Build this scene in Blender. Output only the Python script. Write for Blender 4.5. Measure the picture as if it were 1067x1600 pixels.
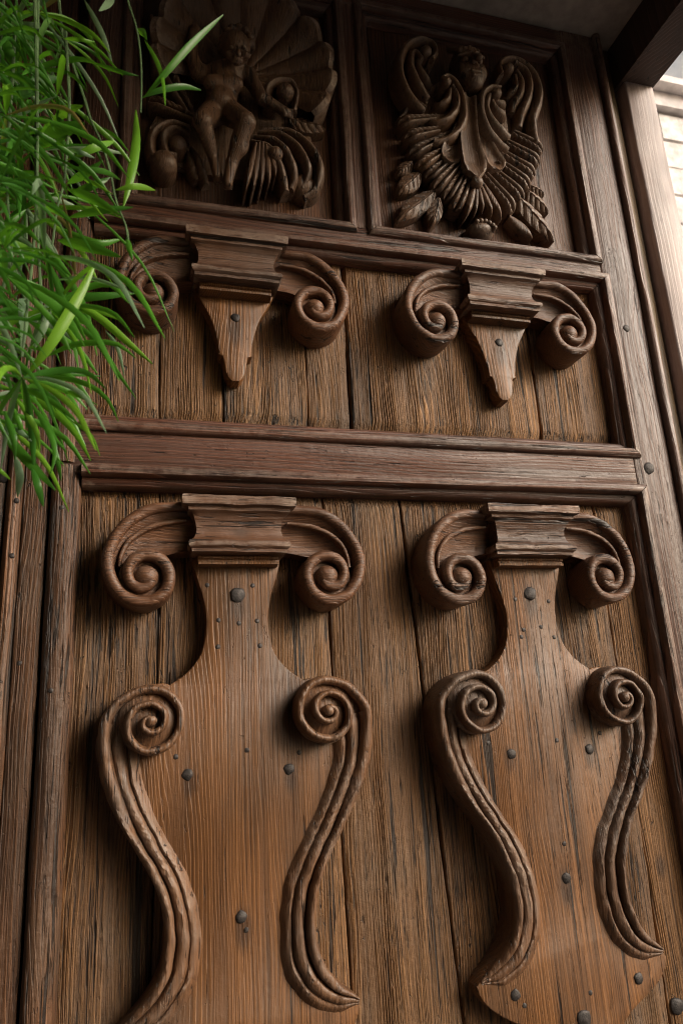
import bpy, bmesh, math, random
import numpy as np
from mathutils import Vector, Matrix, noise
random.seed(7)
for o in list(bpy.data.objects): bpy.data.objects.remove(o)
S = bpy.context.scene
COL = S.collection

# ------------------------------------------------------------------ camera
F_PX = 1140.155                      # focal length in pixels of the 1067 x 1600 photograph
CAM = Vector((-0.14645, -1.14608, -0.19523))
RIGHT = Vector((0.9639760, -0.2608205, -0.0521810))
DOWN = Vector((0.0236872, 0.2795746, -0.9598317))
FWD = Vector((0.2649323, 0.9240188, 0.2756813))
cd = bpy.data.cameras.new('camera')
cam = bpy.data.objects.new('camera', cd); COL.objects.link(cam)
m = Matrix((RIGHT, -DOWN, -FWD)).transposed().to_4x4(); m.translation = CAM
cam.matrix_world = m
cd.sensor_fit = 'VERTICAL'; cd.sensor_height = 36; cd.sensor_width = 24
cd.lens = F_PX / 1600 * 36
cd.clip_start = 0.02; cd.clip_end = 500
cd.dof.use_dof = True; cd.dof.focus_distance = 1.22; cd.dof.aperture_fstop = 9.0
S.camera = cam

# ------------------------------------------------------------------ light
SUN_DIR = Vector((1.0, -0.9, 0.62)).normalized()      # towards the sun: right, in front, above
w = bpy.data.worlds.new('World'); S.world = w; w.use_nodes = True
wn = w.node_tree; bg = wn.nodes['Background']
sky = wn.nodes.new('ShaderNodeTexSky'); sky.sky_type = 'NISHITA'; sky.sun_disc = False
sky.sun_elevation = math.asin(SUN_DIR.z); sky.sun_rotation = math.atan2(SUN_DIR.x, SUN_DIR.y)
sky.air_density = 1.0; sky.dust_density = 8.0; sky.ozone_density = 1.0
wn.links.new(sky.outputs[0], bg.inputs[0]); bg.inputs[1].default_value = 0.15
sl = bpy.data.lights.new('sun', 'SUN'); sl.energy = 1.3; sl.angle = math.radians(20); sl.color = (1.0, 0.99, 0.975)
so = bpy.data.objects.new('sun', sl); COL.objects.link(so)
so.rotation_euler = SUN_DIR.to_track_quat('Z', 'Y').to_euler(); so.location = (3, -4, 3)
S.view_settings.view_transform = 'Standard'; S.view_settings.look = 'None'
S.view_settings.gamma = 1; S.view_settings.use_curve_mapping = False
S.view_settings.exposure = 0.52
S.render.engine = 'CYCLES'; S.cycles.filter_width = 1.15

# ------------------------------------------------------------------ helpers
def at(px, py, rel=0.0):
    """photo pixel -> the point on the plane 'rel' metres in front of the door panels"""
    d = RIGHT*((px-533.5)/F_PX) + DOWN*((py-800)/F_PX) + FWD
    return CAM + d*((-rel-CAM.y)/d.y)
def P2(px, py, rel=0.0):
    p = at(px, py, rel); return (p.x, p.z)
def link(name, me, mat=None, parent=None, loc=None, smooth=True):
    o = bpy.data.objects.new(name, me); COL.objects.link(o)
    if mat is not None and not me.materials: me.materials.append(mat)
    if smooth:
        me.polygons.foreach_set('use_smooth', [len(q.vertices) < 6 for q in me.polygons])
        try: me.set_sharp_from_angle(angle=math.radians(38))
        except Exception: pass
    if loc: o.location = loc
    if parent is not None:
        o.parent = parent
        if parent.type == 'EMPTY': o.matrix_parent_inverse = Matrix.Translation(-parent.location)
    return o
def mesh(name, vs, fs):
    me = bpy.data.meshes.new(name); me.from_pydata([tuple(v) for v in vs], [], fs); me.update(); return me
def tag(o, label=None, cat=None, group=None, kind=None):
    if label: o['label'] = label
    if cat: o['category'] = cat
    if group: o['group'] = group
    if kind: o['kind'] = kind
    return o
def empty(name, loc):
    o = bpy.data.objects.new(name, None); COL.objects.link(o); o.location = loc; o.empty_display_size = .05
    return o
def copy_obj(o, parent=None, loc=None):
    c = o.copy(); COL.objects.link(c)
    if parent is not None: c.parent = parent
    if loc is not None: c.location = loc
    return c
def nz(x, y, z=0.0, f=1.0):
    return noise.noise(Vector((x*f, y*f, z*f)))
def catmull(pts, n):
    """resample a polyline smoothly, evenly by length"""
    P = [Vector(p) for p in pts]
    P = [P[0]*2-P[1]] + P + [P[-1]*2-P[-2]]
    out = []
    for i in range(1, len(P)-2):
        a, b, c, d = P[i-1], P[i], P[i+1], P[i+2]
        for k in range(10):
            t = k/10
            out.append(0.5*((2*b)+(c-a)*t+(2*a-5*b+4*c-d)*t*t+(3*b-a-3*c+d)*t**3))
    out.append(P[-2])
    L = [0]
    for i in range(1, len(out)): L.append(L[-1]+(out[i]-out[i-1]).length)
    res = []; j = 0
    for k in range(n):
        s = L[-1]*k/(n-1)
        while j < len(L)-2 and L[j+1] < s: j += 1
        u = (s-L[j])/max(1e-9, L[j+1]-L[j])
        res.append(out[j].lerp(out[j+1], min(1, u)))
    return res
def fn(v):
    """number, or list of values spread over t in 0..1 -> function"""
    if callable(v): return v
    if isinstance(v, (int, float)): return lambda t: v
    def g(t):
        x = t*(len(v)-1); i = min(int(x), len(v)-2); u = x-i
        return v[i]*(1-u)+v[i+1]*u
    return g
class MB:
    def __init__(s): s.v = []; s.f = []
    def grid(s, rows, close=False):
        b = len(s.v); n = len(rows[0])
        for r in rows: s.v += [tuple(p) for p in r]
        for i in range(len(rows)-1):
            for j in range(n-1 if not close else n):
                k = (j+1) % n
                s.f.append((b+i*n+j, b+i*n+k, b+(i+1)*n+k, b+(i+1)*n+j))
        return b
    def cap(s, idx): s.f.append(tuple(idx))
    def ridge(s, pts, w, h, base=0.0, n=40, seg=9, rnd=1.0, p=1.0):
        """half-round carved roll on the door plane, with side walls down to 'base'"""
        w, h = fn(w), fn(h); B = fn(base)
        C = catmull([(p[0], p[1], 0) for p in pts], n); rows = []
        for i, c in enumerate(C):
            t = i/(n-1)
            d = (C[min(n-1, i+1)]-C[max(0, i-1)]).normalized(); nx, nz_ = -d.y, d.x
            W, H, b = w(t), h(t), B(t)
            rd = min(W*rnd, max(.0005, H-b))
            row = [(c.x-nx*W, -b, c.y-nz_*W)]
            for k in range(seg+1):
                a = math.pi*(1-k/seg)
                row.append((c.x+nx*W*math.cos(a), -(H-rd+rd*max(0, math.sin(a))**p), c.y+nz_*W*math.cos(a)))
            row.append((c.x+nx*W, -b, c.y+nz_*W))
            rows.append(row)
        b0 = s.grid(rows); m_ = len(rows[0])
        s.cap(range(b0, b0+m_)); e = b0+(n-1)*m_; s.cap(reversed(range(e, e+m_)))
    def dome(s, x, z, r, top, base=0.0, seg=20, rings=6, sx=1, sz=1):
        rows = []
        rd = min(r, top-base)
        for i in range(rings+1):
            a = math.pi/2*i/rings
            rr = r*math.cos(a) if i < rings else r*.02
            rows.append([(x+sx*rr*math.cos(2*math.pi*k/seg), -(top-rd+rd*math.sin(a)), z+sz*rr*math.sin(2*math.pi*k/seg)) for k in range(seg)])
        rows.insert(0, [(p[0], -base, p[2]) for p in rows[0]])
        b = s.grid(rows, True); n = len(rows)
        s.cap(range(b+(n-1)*seg, b+n*seg))
    def plate(s, out, top, base=0.0, bev=.004, n=None):
        """flat board cut to an outline, edge eased"""
        O = [Vector((p[0], p[1])) for p in out]; N = len(O)
        ar = sum(O[i].x*O[(i+1) % N].y-O[(i+1) % N].x*O[i].y for i in range(N))
        if ar < 0: O.reverse()
        I = []; H = []
        for i in range(N):
            d = (O[(i+1) % N]-O[i-1]).normalized(); nn = Vector((-d.y, d.x)); I.append(O[i]+nn*bev); H.append(O[i]+nn*bev*.3)
        rows = [[(p.x, -base, p.y) for p in O], [(p.x, -(top-bev), p.y) for p in O], [(p.x, -(top-bev*.3), p.y) for p in H], [(p.x, -top, p.y) for p in I]]
        b = s.grid(rows, True); s.cap(range(b+3*N, b+4*N))
    def box(s, x0, x1, y0, y1, z0, z1):
        b = len(s.v)
        s.v += [(x, y, z) for x in (x0, x1) for y in (y0, y1) for z in (z0, z1)]
        for f in ((0,1,3,2),(4,6,7,5),(0,4,5,1),(2,3,7,6),(0,2,6,4),(1,5,7,3)): s.f.append(tuple(b+i for i in f))
    def build(s, name, mat, parent=None, loc=None, smooth=True, wob=0.0, wf=30, erode=0.0, ax='z'):
        if erode:
            def er(x, y, z):
                a, b = (x, z) if ax == 'z' else (z, x)
                q = noise.noise(Vector((a*260+y*90, b*16, y*30)))+.6*noise.noise(Vector((a*520, b*40, 7.7)))
                return erode*(q if q > 0 else q*.4)
            s.v = [(x, min(0, y+er(x, y, z)) if y < -.03 else y, z) for (x, y, z) in s.v]
        if wob:
            vv = []
            for (x, y, z) in s.v:
                d = noise.noise_vector(Vector((x*wf+3.1, y*wf, z*wf+1.7)))
                k = 1.0 if y < -.002 else 0.0
                vv.append((x+d.x*wob*k, y+d.y*wob*k, z+d.z*wob*k))
            s.v = vv
        me = mesh(name, s.v, s.f)
        bm = bmesh.new(); bm.from_mesh(me); bmesh.ops.recalc_face_normals(bm, faces=bm.faces); bm.to_mesh(me); bm.free()
        return link(name, me, mat, parent, loc, smooth)
def mir(pts): return [(-p[0], p[1]) for p in pts]
def board(name, mat, parent, axis, a0, a1, b0, b1, top, base=0.0, bev=.003, wob=.0012, n=40, cup=0.0, sl=0.0, sr=0.0, endbev=0.0, loc=None):
    """sawn board: length along axis ('z' or 'x') from a0 to a1, width b0..b1, front at relief 'top'"""
    mb = MB(); rows = []; sd = random.random()*50
    for i in range(n+1):
        t = i/n; a = a0+(a1-a0)*t
        l = b0+wob*nz(a*9, sd)+wob*.6*nz(a*31, sd+3)+sl*t; r = b1+wob*nz(a*9, sd+9)+wob*.6*nz(a*31, sd+5)+sr*t
        tp = top+.0008*nz(a*5, sd+7)
        e = 0
        if endbev:
            e = max(0, 1-min(a-a0, a1-a)/endbev)*.006
        tp -= e
        c = (l+r)/2
        prof = [(l, base), (l, tp-bev), (l+bev*.35, tp-bev*.35), (l+bev, tp), (c, tp+cup), (r-bev, tp), (r-bev*.35, tp-bev*.35), (r, tp-bev), (r, base)]
        rows.append([(p[0], -p[1], a) if axis == 'z' else (a, -p[1], p[0]) for p in prof])
    b = mb.grid(rows); k = len(rows[0]); mb.cap(range(b, b+k)); mb.cap(reversed(range(b+n*k, b+(n+1)*k)))
    return mb.build(name, mat, parent, loc)
def moulding(name, mat, parent, side, s0, s1, edge, prof, n=30, ex0=1, ex1=1):
    """one mitred length of panel moulding; side b/t/l/r of the panel, edge = the sight line"""
    sg = {'b': -1, 't': 1, 'l': -1, 'r': 1}[side]; mb = MB(); rows = []; sd = random.random()*50
    for i in range(n+1):
        t = i/n; row = []
        for (o, r) in prof:
            a = (s0-o*ex0+.0006)*(1-t)+(s1+o*ex1-.0006)*t
            q = edge+sg*(o+.0009*nz(a*11, sd)); rr = r+(.0007*nz(a*8, sd+4) if r > 0 else 0)
            row.append((a, -rr, q) if side in 'bt' else (q, -rr, a))
        rows.append(row)
    b = mb.grid(rows); k = len(prof); mb.cap(range(b, b+k)); mb.cap(reversed(range(b+n*k, b+(n+1)*k)))
    return mb.build(name, mat, parent)

# signed-distance carving -> mesh (surface nets)
def sd_ell(P, c, r, ax=None):
    q = (P-np.array(c, dtype=np.float32))
    if ax is not None: q = q@np.array(ax, dtype=np.float32).T
    q = q/np.array(r, dtype=np.float32)
    k = np.sqrt((q*q).sum(-1)); return (k-1)*min(r)
def sd_cap(P, a, b, ra, rb):
    a = np.array(a, dtype=np.float32); b = np.array(b, dtype=np.float32); ba = b-a
    h = np.clip(((P-a)@ba)/(ba@ba), 0, 1)
    return np.sqrt(((P-a-h[..., None]*ba)**2).sum(-1))-(ra+(rb-ra)*h)
def smin(a, b, k):
    h = np.clip(.5+.5*(b-a)/k, 0, 1); return b*(1-h)+a*h-k*h*(1-h)
def smax(a, b, k): return -smin(-a, -b, k)
def nets(fun, lo, hi, step):
    ax = [np.arange(lo[i], hi[i]+step, step, dtype=np.float32) for i in range(3)]
    P = np.stack(np.meshgrid(*ax, indexing='ij'), -1); D = fun(P); n = D.shape
    ins = D < 0
    cnt = np.zeros((n[0]-1, n[1]-1, n[2]-1), np.float32); acc = np.zeros(cnt.shape+(3,), np.float32)
    cs = [(i, j, k) for i in (0, 1) for j in (0, 1) for k in (0, 1)]
    def sl_(c): return tuple(slice(c[i], n[i]-1+c[i]) for i in range(3))
    for a in cs:
        for d in range(3):
            if a[d]: continue
            b = list(a); b[d] = 1; b = tuple(b)
            da, db = D[sl_(a)], D[sl_(b)]; x = (da < 0) != (db < 0)
            t = np.where(x, da/np.where(x, da-db, 1), 0)
            p = P[sl_(a)]*(1-t[..., None])+P[sl_(b)]*t[..., None]
            acc += np.where(x[..., None], p, 0); cnt += x
    act = cnt > 0; idx = -np.ones(cnt.shape, np.int64); idx[act] = np.arange(act.sum())
    V = acc[act]/cnt[act][:, None]; F = []
    for d in range(3):
        e, f = [q for q in range(3) if q != d]
        s0 = [slice(1, n[i]-1) for i in range(3)]; s0[d] = slice(0, n[d]-1)
        s1 = list(s0); s1[d] = slice(1, n[d])
        A, B = ins[tuple(s0)], ins[tuple(s1)]; w_ = np.argwhere(A != B)
        if not len(w_): continue
        base = w_.copy()
        for q in range(3):
            if q != d: base[:, q] += 1
        def cell(de, df):
            c = base.copy(); c[:, e] -= de; c[:, f] -= df; return idx[c[:, 0], c[:, 1], c[:, 2]]
        F.append(np.stack([cell(0, 0), cell(1, 0), cell(1, 1), cell(0, 1)], 1))
    F = np.concatenate(F); F = F[(F >= 0).all(1)]
    return V.tolist(), [tuple(r) for r in F.tolist()]

# ------------------------------------------------------------------ materials
class NT:
    def __init__(s, name):
        s.m = bpy.data.materials.new(name); s.m.use_nodes = True; s.t = s.m.node_tree; s.n = s.t.nodes
        s.b = s.n['Principled BSDF']
    def new(s, typ, **k):
        q = s.n.new(typ)
        for a, b in k.items(): setattr(q, a, b)
        return q
    def set(s, sock, v):
        if hasattr(v, 'is_output'): s.t.links.new(v, sock)
        else: sock.default_value = v
    def math(s, op, a, b=0.0, c=0.0, clamp=False):
        q = s.new('ShaderNodeMath', operation=op); q.use_clamp = clamp
        s.set(q.inputs[0], a); s.set(q.inputs[1], b); s.set(q.inputs[2], c); return q.outputs[0]
    def vmul(s, v, k):
        q = s.new('ShaderNodeVectorMath', operation='MULTIPLY'); s.set(q.inputs[0], v); s.set(q.inputs[1], k); return q.outputs[0]
    def vadd(s, v, k):
        q = s.new('ShaderNodeVectorMath', operation='ADD'); s.set(q.inputs[0], v); s.set(q.inputs[1], k); return q.outputs[0]
    def noise(s, v, scale=1.0, detail=2.0, rough=.5, dist=0.0):
        q = s.new('ShaderNodeTexNoise'); s.set(q.inputs['Vector'], v)
        q.inputs['Scale'].default_value = scale; q.inputs['Detail'].default_value = detail
        q.inputs['Roughness'].default_value = rough; q.inputs['Distortion'].default_value = dist
        return q.outputs[0]
    def rng(s, v, a, b, c=0.0, d=1.0, smooth=True):
        q = s.new('ShaderNodeMapRange'); q.interpolation_type = 'SMOOTHSTEP' if smooth else 'LINEAR'; q.clamp = True
        s.set(q.inputs[0], v); q.inputs[1].default_value = a; q.inputs[2].default_value = b
        q.inputs[3].default_value = c; q.inputs[4].default_value = d; return q.outputs[0]
    def mix(s, f, a, b, blend='MIX'):
        q = s.new('ShaderNodeMix', data_type='RGBA', blend_type=blend)
        s.set(q.inputs[0], f); s.set(q.inputs[6], a); s.set(q.inputs[7], b); return q.outputs[2]
def rgb(r, g, b): return (r, g, b, 1)
def srgb(r, g, b):
    f = lambda c: c/12.92 if c <= .04045 else ((c+.055)/1.055)**2.4
    return (f(r/255), f(g/255), f(b/255), 1)
def wood(name, axis='z', light=(158, 106, 66), dark=(82, 46, 26), grey=(112, 96, 84), crack=.5, ring=1.0, period=.006, bump=.0016, greyamt=.35, rough=.55, worm=.3, wander=.085, wear=.0, fine=190, stains=()):
    t = NT(name)
    tc = t.new('ShaderNodeTexCoord').outputs['Object']
    rnd = t.new('ShaderNodeObjectInfo').outputs['Random']
    cx = t.new('ShaderNodeCombineXYZ'); t.set(cx.inputs[0], t.math('MULTIPLY', rnd, 37.0)); t.set(cx.inputs[1], t.math('MULTIPLY', rnd, 11.0)); t.set(cx.inputs[2], t.math('MULTIPLY', rnd, 23.0))
    p = t.vadd(tc, cx.outputs[0])
    L = 2 if axis == 'z' else 0; A = 0 if axis == 'z' else 2
    def st(across, along, depth=None):
        k = [0, 0, 0]; k[A] = across; k[L] = along; k[1] = depth if depth is not None else across*.6
        return t.vmul(p, tuple(k))
    sp = t.new('ShaderNodeSeparateXYZ'); t.set(sp.inputs[0], p)
    across = t.math('ADD', sp.outputs[A], t.math('MULTIPLY', sp.outputs[1], .45))
    warp = t.noise(st(6, 1.5), 1, 2, .55)
    warp2 = t.noise(st(38, 2.6), 1, 2, .6)
    x = t.math('ADD', across, t.math('ADD', t.math('MULTIPLY', warp, wander), t.math('MULTIPLY', warp2, .011)))
    ph = t.math('FRACT', t.math('MULTIPLY', x, 1/period))
    rg = t.math('MULTIPLY', t.math('POWER', ph, 1.5), t.rng(ph, .86, 1.0, 1.0, 0.0))
    rings = t.math('MULTIPLY', rg, t.rng(t.noise(st(34, 2.0), 1, 2), .32, .66, .15, 1.25))
    streak = t.noise(st(fine, 1.9), 1, 4, .68)
    streak = t.math('ADD', .5, t.math('MULTIPLY', t.math('SUBTRACT', streak, .5), t.rng(t.noise(st(13, 1.3), 1, 3, .6), .36, .64, .35, 1.2)))
    fib = t.noise(st(520, 9), 1, 3, .65)
    big = t.noise(p, 3.2, 3, .6)
    big2 = t.noise(st(9, 2.0), 1, 3, .6)
    rv = t.math('MULTIPLY', t.math('SUBTRACT', t.math('FRACT', t.math('MULTIPLY', rnd, 7.31)), .5), .07)
    ck = t.rng(t.math('ADD', rv, t.noise(st(85, 2.3), 1, 3, .7, .25)), .672-.085*crack, .705-.075*crack)
    ck2 = t.rng(t.math('ADD', rv, t.noise(st(230, 11), 1, 3, .65)), .685-.115*crack, .735-.10*crack)
    wm = t.math('MULTIPLY', t.rng(t.noise(st(120, 42), 1, 2, .5, 1.6), .685, .73), worm)
    area = t.rng(big, .36, .58)
    ck2 = t.math('MULTIPLY', ck2, area)
    wm = t.math('MULTIPLY', wm, t.rng(t.noise(p, 6, 2), .42, .6))
    crk = t.math('MAXIMUM', t.math('MAXIMUM', ck, ck2), wm, clamp=True)
    tone = t.math('ADD', t.math('MULTIPLY', rings, .42*ring), t.math('ADD', t.math('MULTIPLY', fib, .22), t.math('ADD', t.math('MULTIPLY', streak, .70), t.math('MULTIPLY', big2, .35))))
    f = t.rng(tone, .50, 1.0, smooth=False)
    col = t.mix(f, srgb(*dark), srgb(*light))
    col = t.mix(t.rng(rnd, 0, 1, 0, .38, False), col, srgb(*dark))
    col = t.mix(t.math('MULTIPLY', t.rng(t.noise(p, 5.5, 5, .7), .45, .72), greyamt), col, srgb(*grey))
    col = t.mix(t.math('MULTIPLY', t.rng(t.noise(st(5, 1.6), 1, 4, .65), .50, .70), .55), col, srgb(*[c*.55 for c in dark]))
    kn = t.new('ShaderNodeTexVoronoi', feature='F1'); t.set(kn.inputs['Vector'], st(9, 5, 0.0)); kn.inputs['Scale'].default_value = .8
    knot = t.rng(kn.outputs['Distance'], .035, .10, 1, 0)
    col = t.mix(t.math('MULTIPLY', knot, .6), col, srgb(38, 24, 18))
    for (nx_, nz_, nr) in stains:                     # iron stains run down from the big nails
        q = t.vmul(t.vadd(tc, (-nx_, 0, -nz_+nr*.9)), (1.0, 0, .42))
        ln = t.new('ShaderNodeVectorMath', operation='LENGTH'); t.set(ln.inputs[0], q)
        dd = t.math('ADD', ln.outputs['Value'], t.math('MULTIPLY', t.math('SUBTRACT', fib, .5), nr*.8))
        col = t.mix(t.rng(dd, nr*.35, nr*1.05, .62, 0), col, srgb(34, 23, 18))
    if wear:
        pt = t.new('ShaderNodeNewGeometry').outputs['Pointiness']
        ed = t.math('MULTIPLY', t.rng(pt, .515, .60), t.rng(t.noise(p, 60, 4, .7), .35, .6))
        col = t.mix(t.math('MULTIPLY', ed, wear), col, srgb(168, 150, 136))
    col = t.mix(t.math('MULTIPLY', crk, .92), col, srgb(20, 12, 9))
    t.set(t.b.inputs['Base Color'], col)
    t.set(t.b.inputs['Roughness'], t.rng(streak, .25, .75, rough-.1, rough+.14, False))
    t.b.inputs['Specular IOR Level'].default_value = .58
    h = t.math('ADD', t.math('MULTIPLY', rings, .70*ring), t.math('ADD', t.math('MULTIPLY', fib, .30), t.math('MULTIPLY', streak, .95)))
    h = t.math('ADD', h, t.math('MULTIPLY', t.noise(p, 70, 3, .65), .45))
    h = t.math('SUBTRACT', h, t.math('MULTIPLY', crk, 1.6))
    bp_ = t.new('ShaderNodeBump'); bp_.inputs['Strength'].default_value = 1.0; bp_.inputs['Distance'].default_value = bump
    t.set(bp_.inputs['Height'], h); t.set(t.b.inputs['Normal'], bp_.outputs[0])
    return t.m
M_PLANK = wood('wood_weathered_plank', 'z', (170, 124, 77), (58, 39, 25), (124, 110, 95), crack=.88, period=.0052, bump=.0045, ring=1.2, greyamt=.35, rough=.62, worm=1.0, fine=230)
M_PLATE = wood('wood_pilaster_board', 'z', (156, 105, 57), (62, 39, 21), (100, 86, 74), crack=.36, period=.0052, bump=.0015, ring=.55, greyamt=.28, rough=.48, worm=.5, wander=.10, fine=200,
               stains=((.001, 0, .017), (-.071, -.257, .012), (.074, -.259, .012), (.001, -.446, .016)))
M_SCROLL = wood('wood_scroll', 'z', (148, 105, 70), (56, 37, 25), (120, 111, 103), crack=.55, period=.006, bump=.0021, ring=.25, greyamt=.5, rough=.46, worm=.6, wear=.55, fine=260)
M_CAP = wood('wood_capital', 'x', (144, 98, 66), (56, 36, 25), (114, 102, 95), crack=.55, period=.0042, bump=.0019, ring=.4, greyamt=.32, rough=.46, worm=.7, wear=.5, fine=260)
M_RAIL = wood('wood_rail', 'x', (112, 70, 52), (42, 26, 20), (104, 90, 86), crack=.6, period=.006, bump=.0018, greyamt=.24, rough=.42, worm=.7, wear=.45, fine=230)
M_STILE = wood('wood_stile', 'z', (118, 84, 69), (50, 34, 28), (108, 98, 96), crack=.5, period=.007, bump=.0018, greyamt=.38, rough=.42, worm=.6, wear=.45, fine=230)
M_LEFT = wood('wood_left_stile', 'z', (138, 94, 60), (40, 26, 18), (108, 92, 78), crack=.8, period=.006, bump=.0034, greyamt=.28, rough=.5, worm=.9, fine=220)
M_PANEL = wood('wood_top_panel', 'z', (122, 82, 55), (48, 30, 21), (92, 77, 68), crack=.4, period=.007, bump=.0016, greyamt=.2, rough=.5, worm=.4, fine=240)
M_CARVE = wood('wood_carving', 'z', (144, 108, 78), (56, 38, 28), (114, 103, 94), crack=.55, period=.005, bump=.0016, ring=.3, greyamt=.42, rough=.46, worm=.5, wear=.65, fine=260)
M_POST = wood('wood_post', 'z', (190, 178, 175), (148, 130, 126), (180, 174, 174), crack=.12, period=.012, bump=.0008, greyamt=.5, rough=.55, worm=.1)
M_JAMB = wood('wood_jamb', 'z', (132, 108, 72), (78, 58, 40), (116, 110, 90), crack=.1, period=.011, bump=.0008, greyamt=.4, rough=.55, worm=.1)
M_BEAM = wood('wood_beam', 'z', (90, 66, 54), (48, 34, 30), (84, 80, 80), crack=.2, period=.01, bump=.001, greyamt=.4, rough=.6, worm=.1)
def simple(name, col, rough, bumpd=0.0, scale=40, metal=0.0, var=.25):
    t = NT(name); tc = t.new('ShaderNodeTexCoord').outputs['Object']
    n = t.noise(tc, scale, 4, .6)
    t.set(t.b.inputs['Base Color'], t.mix(t.rng(n, .3, .7), srgb(*[c*(1-var) for c in col]), srgb(*col)))
    t.b.inputs['Roughness'].default_value = rough; t.b.inputs['Metallic'].default_value = metal
    if bumpd:
        b = t.new('ShaderNodeBump'); b.inputs['Distance'].default_value = bumpd; t.set(b.inputs['Height'], n); t.set(t.b.inputs['Normal'], b.outputs[0])
    return t.m
M_IRON = simple('iron_nail', (62, 57, 56), .55, .0012, 170, .35, .45)
M_PLASTER = simple('plaster_ceiling', (170, 162, 157), .9, .002, 25, 0, .15)
M_GROUND = simple('stone_paving', (98, 92, 86), .9, .004, 3, 0, .2)
M_UNSEEN_WALL = simple('dark_unseen_wall', (96, 84, 76), .9, .002, 25, 0, .2)  # for the added out-of-view walls, kept dark to cut bounced fill
M_STONE = simple('pale_stone', (246, 240, 236), .9, .01, 6, 0, .2)
M_STONE2 = simple('pale_cornice', (240, 232, 230), .9, .01, 5, 0, .15)
def leafmat(name, a, b):
    t = NT(name); tc = t.new('ShaderNodeTexCoord').outputs['Object']; rnd = t.new('ShaderNodeObjectInfo').outputs['Random']
    n = t.noise(tc, 30, 3, .6)
    f = t.math('ADD', t.math('MULTIPLY', rnd, .6), t.math('MULTIPLY', n, .4), clamp=True)
    col = t.mix(f, srgb(*a), srgb(*b))
    t.set(t.b.inputs['Base Color'], col); t.b.inputs['Roughness'].default_value = .38
    tr = t.new('ShaderNodeBsdfTranslucent'); t.set(tr.inputs[0], t.mix(.5, col, srgb(120, 190, 30)))
    ms = t.new('ShaderNodeMixShader'); ms.inputs[0].default_value = .38
    t.t.links.new(t.b.outputs[0], ms.inputs[1]); t.t.links.new(tr.outputs[0], ms.inputs[2])
    t.t.links.new(ms.outputs[0], t.n['Material Output'].inputs[0]); return t.m
M_LEAF = leafmat('leaf_green', (44, 98, 34), (92, 158, 46))
M_LEAFP = leafmat('leaf_pale', (110, 140, 110), (140, 168, 130))
M_LEAFY = leafmat('leaf_yellow_green', (84, 150, 36), (128, 178, 52))
M_LEAFD = leafmat('leaf_withered', (120, 104, 58), (150, 132, 80))
M_STEM = simple('vine_stem', (92, 120, 78), .5, 0, 60, 0, .3)

# ------------------------------------------------------------------ ceiling, beam, post, far building
ZC = 1.315
mb = MB(); mb.box(-60, 60, -60, 60, -1.62, -1.501)  # unseen ground, added as footing and to bounce light upward
tag(mb.build('ground', M_GROUND, smooth=False), kind='structure')
mb = MB(); mb.box(-1.4, .905, -2.6, .2, ZC, ZC+.12)
tag(mb.build('ceiling', M_PLASTER, smooth=False), kind='structure')
mb = MB(); mb.box(.905, .992, -2.6, .08, 1.2, ZC+.12)
tag(mb.build('roof_beam', M_BEAM, smooth=False), 'dark wooden beam running out above the post beside the door', 'beam')
for bx in ((-1.15, -.4605, -.012, .2), (-1.4, -1.1505, -2.6, .2), (-1.4, .99, -2.75, -2.6005)):  # unseen walls, added so light enters mainly from the right-hand opening
    mb = MB(); mb.box(*bx, -1.5, ZC-.001)
    tag(mb.build('wall', M_UNSEEN_WALL, smooth=False), kind='structure')
post = board('porch_post', M_POST, None, 'z', -1.5, 1.1995, .913, .99, .03, -.07, bev=.004)
tag(post, 'pale greyish wooden post standing right of the door under the beam', 'post')
fr = empty('door_frame', (.88, 0, -1.5))
tag(fr, 'narrow olive brown wooden jamb between the door and the pale post', 'door frame')
board('jamb', M_JAMB, fr, 'z', -1.5, ZC-.003, .862, .902, .006, -.05, bev=.002)
board('frame_head', M_BEAM, fr, 'x', -.5, .861, ZC-.02, ZC-.003, -.004, -.06, bev=.002, n=10)

# ------------------------------------------------------------------ door
ZB = -1.5
door = empty('carved_door_leaf', (.25, 0, ZB))
tag(door, 'old carved brown wooden door with scrolled pilasters and relief panels', 'door')
XL, XR = -.235, .740
Z1, Z2, Z3, Z4, Z5 = .172, .293, .632, .720, 1.235      # sight lines: lower panel top, upper panel, top panels
# planks of the lower and the upper panel
LOW = [((-.255, -.255), (-.1180, -.1180)), ((-.1165, -.1165), (.1650, .1490)), ((.1672, .1512), (.3535, .2865)), ((.3570, .2900), (.6670, .6760)), ((.6690, .6780), (.775, .775))]
for (l0, l1), (r0, r1) in LOW:                          # (x at the foot, x at the top) of either edge
    board('plank', M_PLANK, door, 'z', -1.28, Z1+.008, l0, r0, random.uniform(-.002, .002), -.03, bev=.003, wob=.0022, n=60, cup=.0015, sl=l1-l0, sr=r1-r0, endbev=.012)
UP = [(-.255, -.1220), (-.1205, -.0170), (-.0152, .1295), (.1320, .2070), (.2135, .5862), (.5890, .775)]
for a, b in UP:
    board('plank', M_PLANK, door, 'z', Z2+.008, Z3+.02, a, b, random.uniform(-.002, .003), -.03, bev=.003, wob=.0024, n=40, cup=.0012, endbev=.016)
board('backing_board', M_RAIL, door, 'x', -.40, .835, ZB+.01, 1.30, -.031, -.05, n=4)
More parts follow.
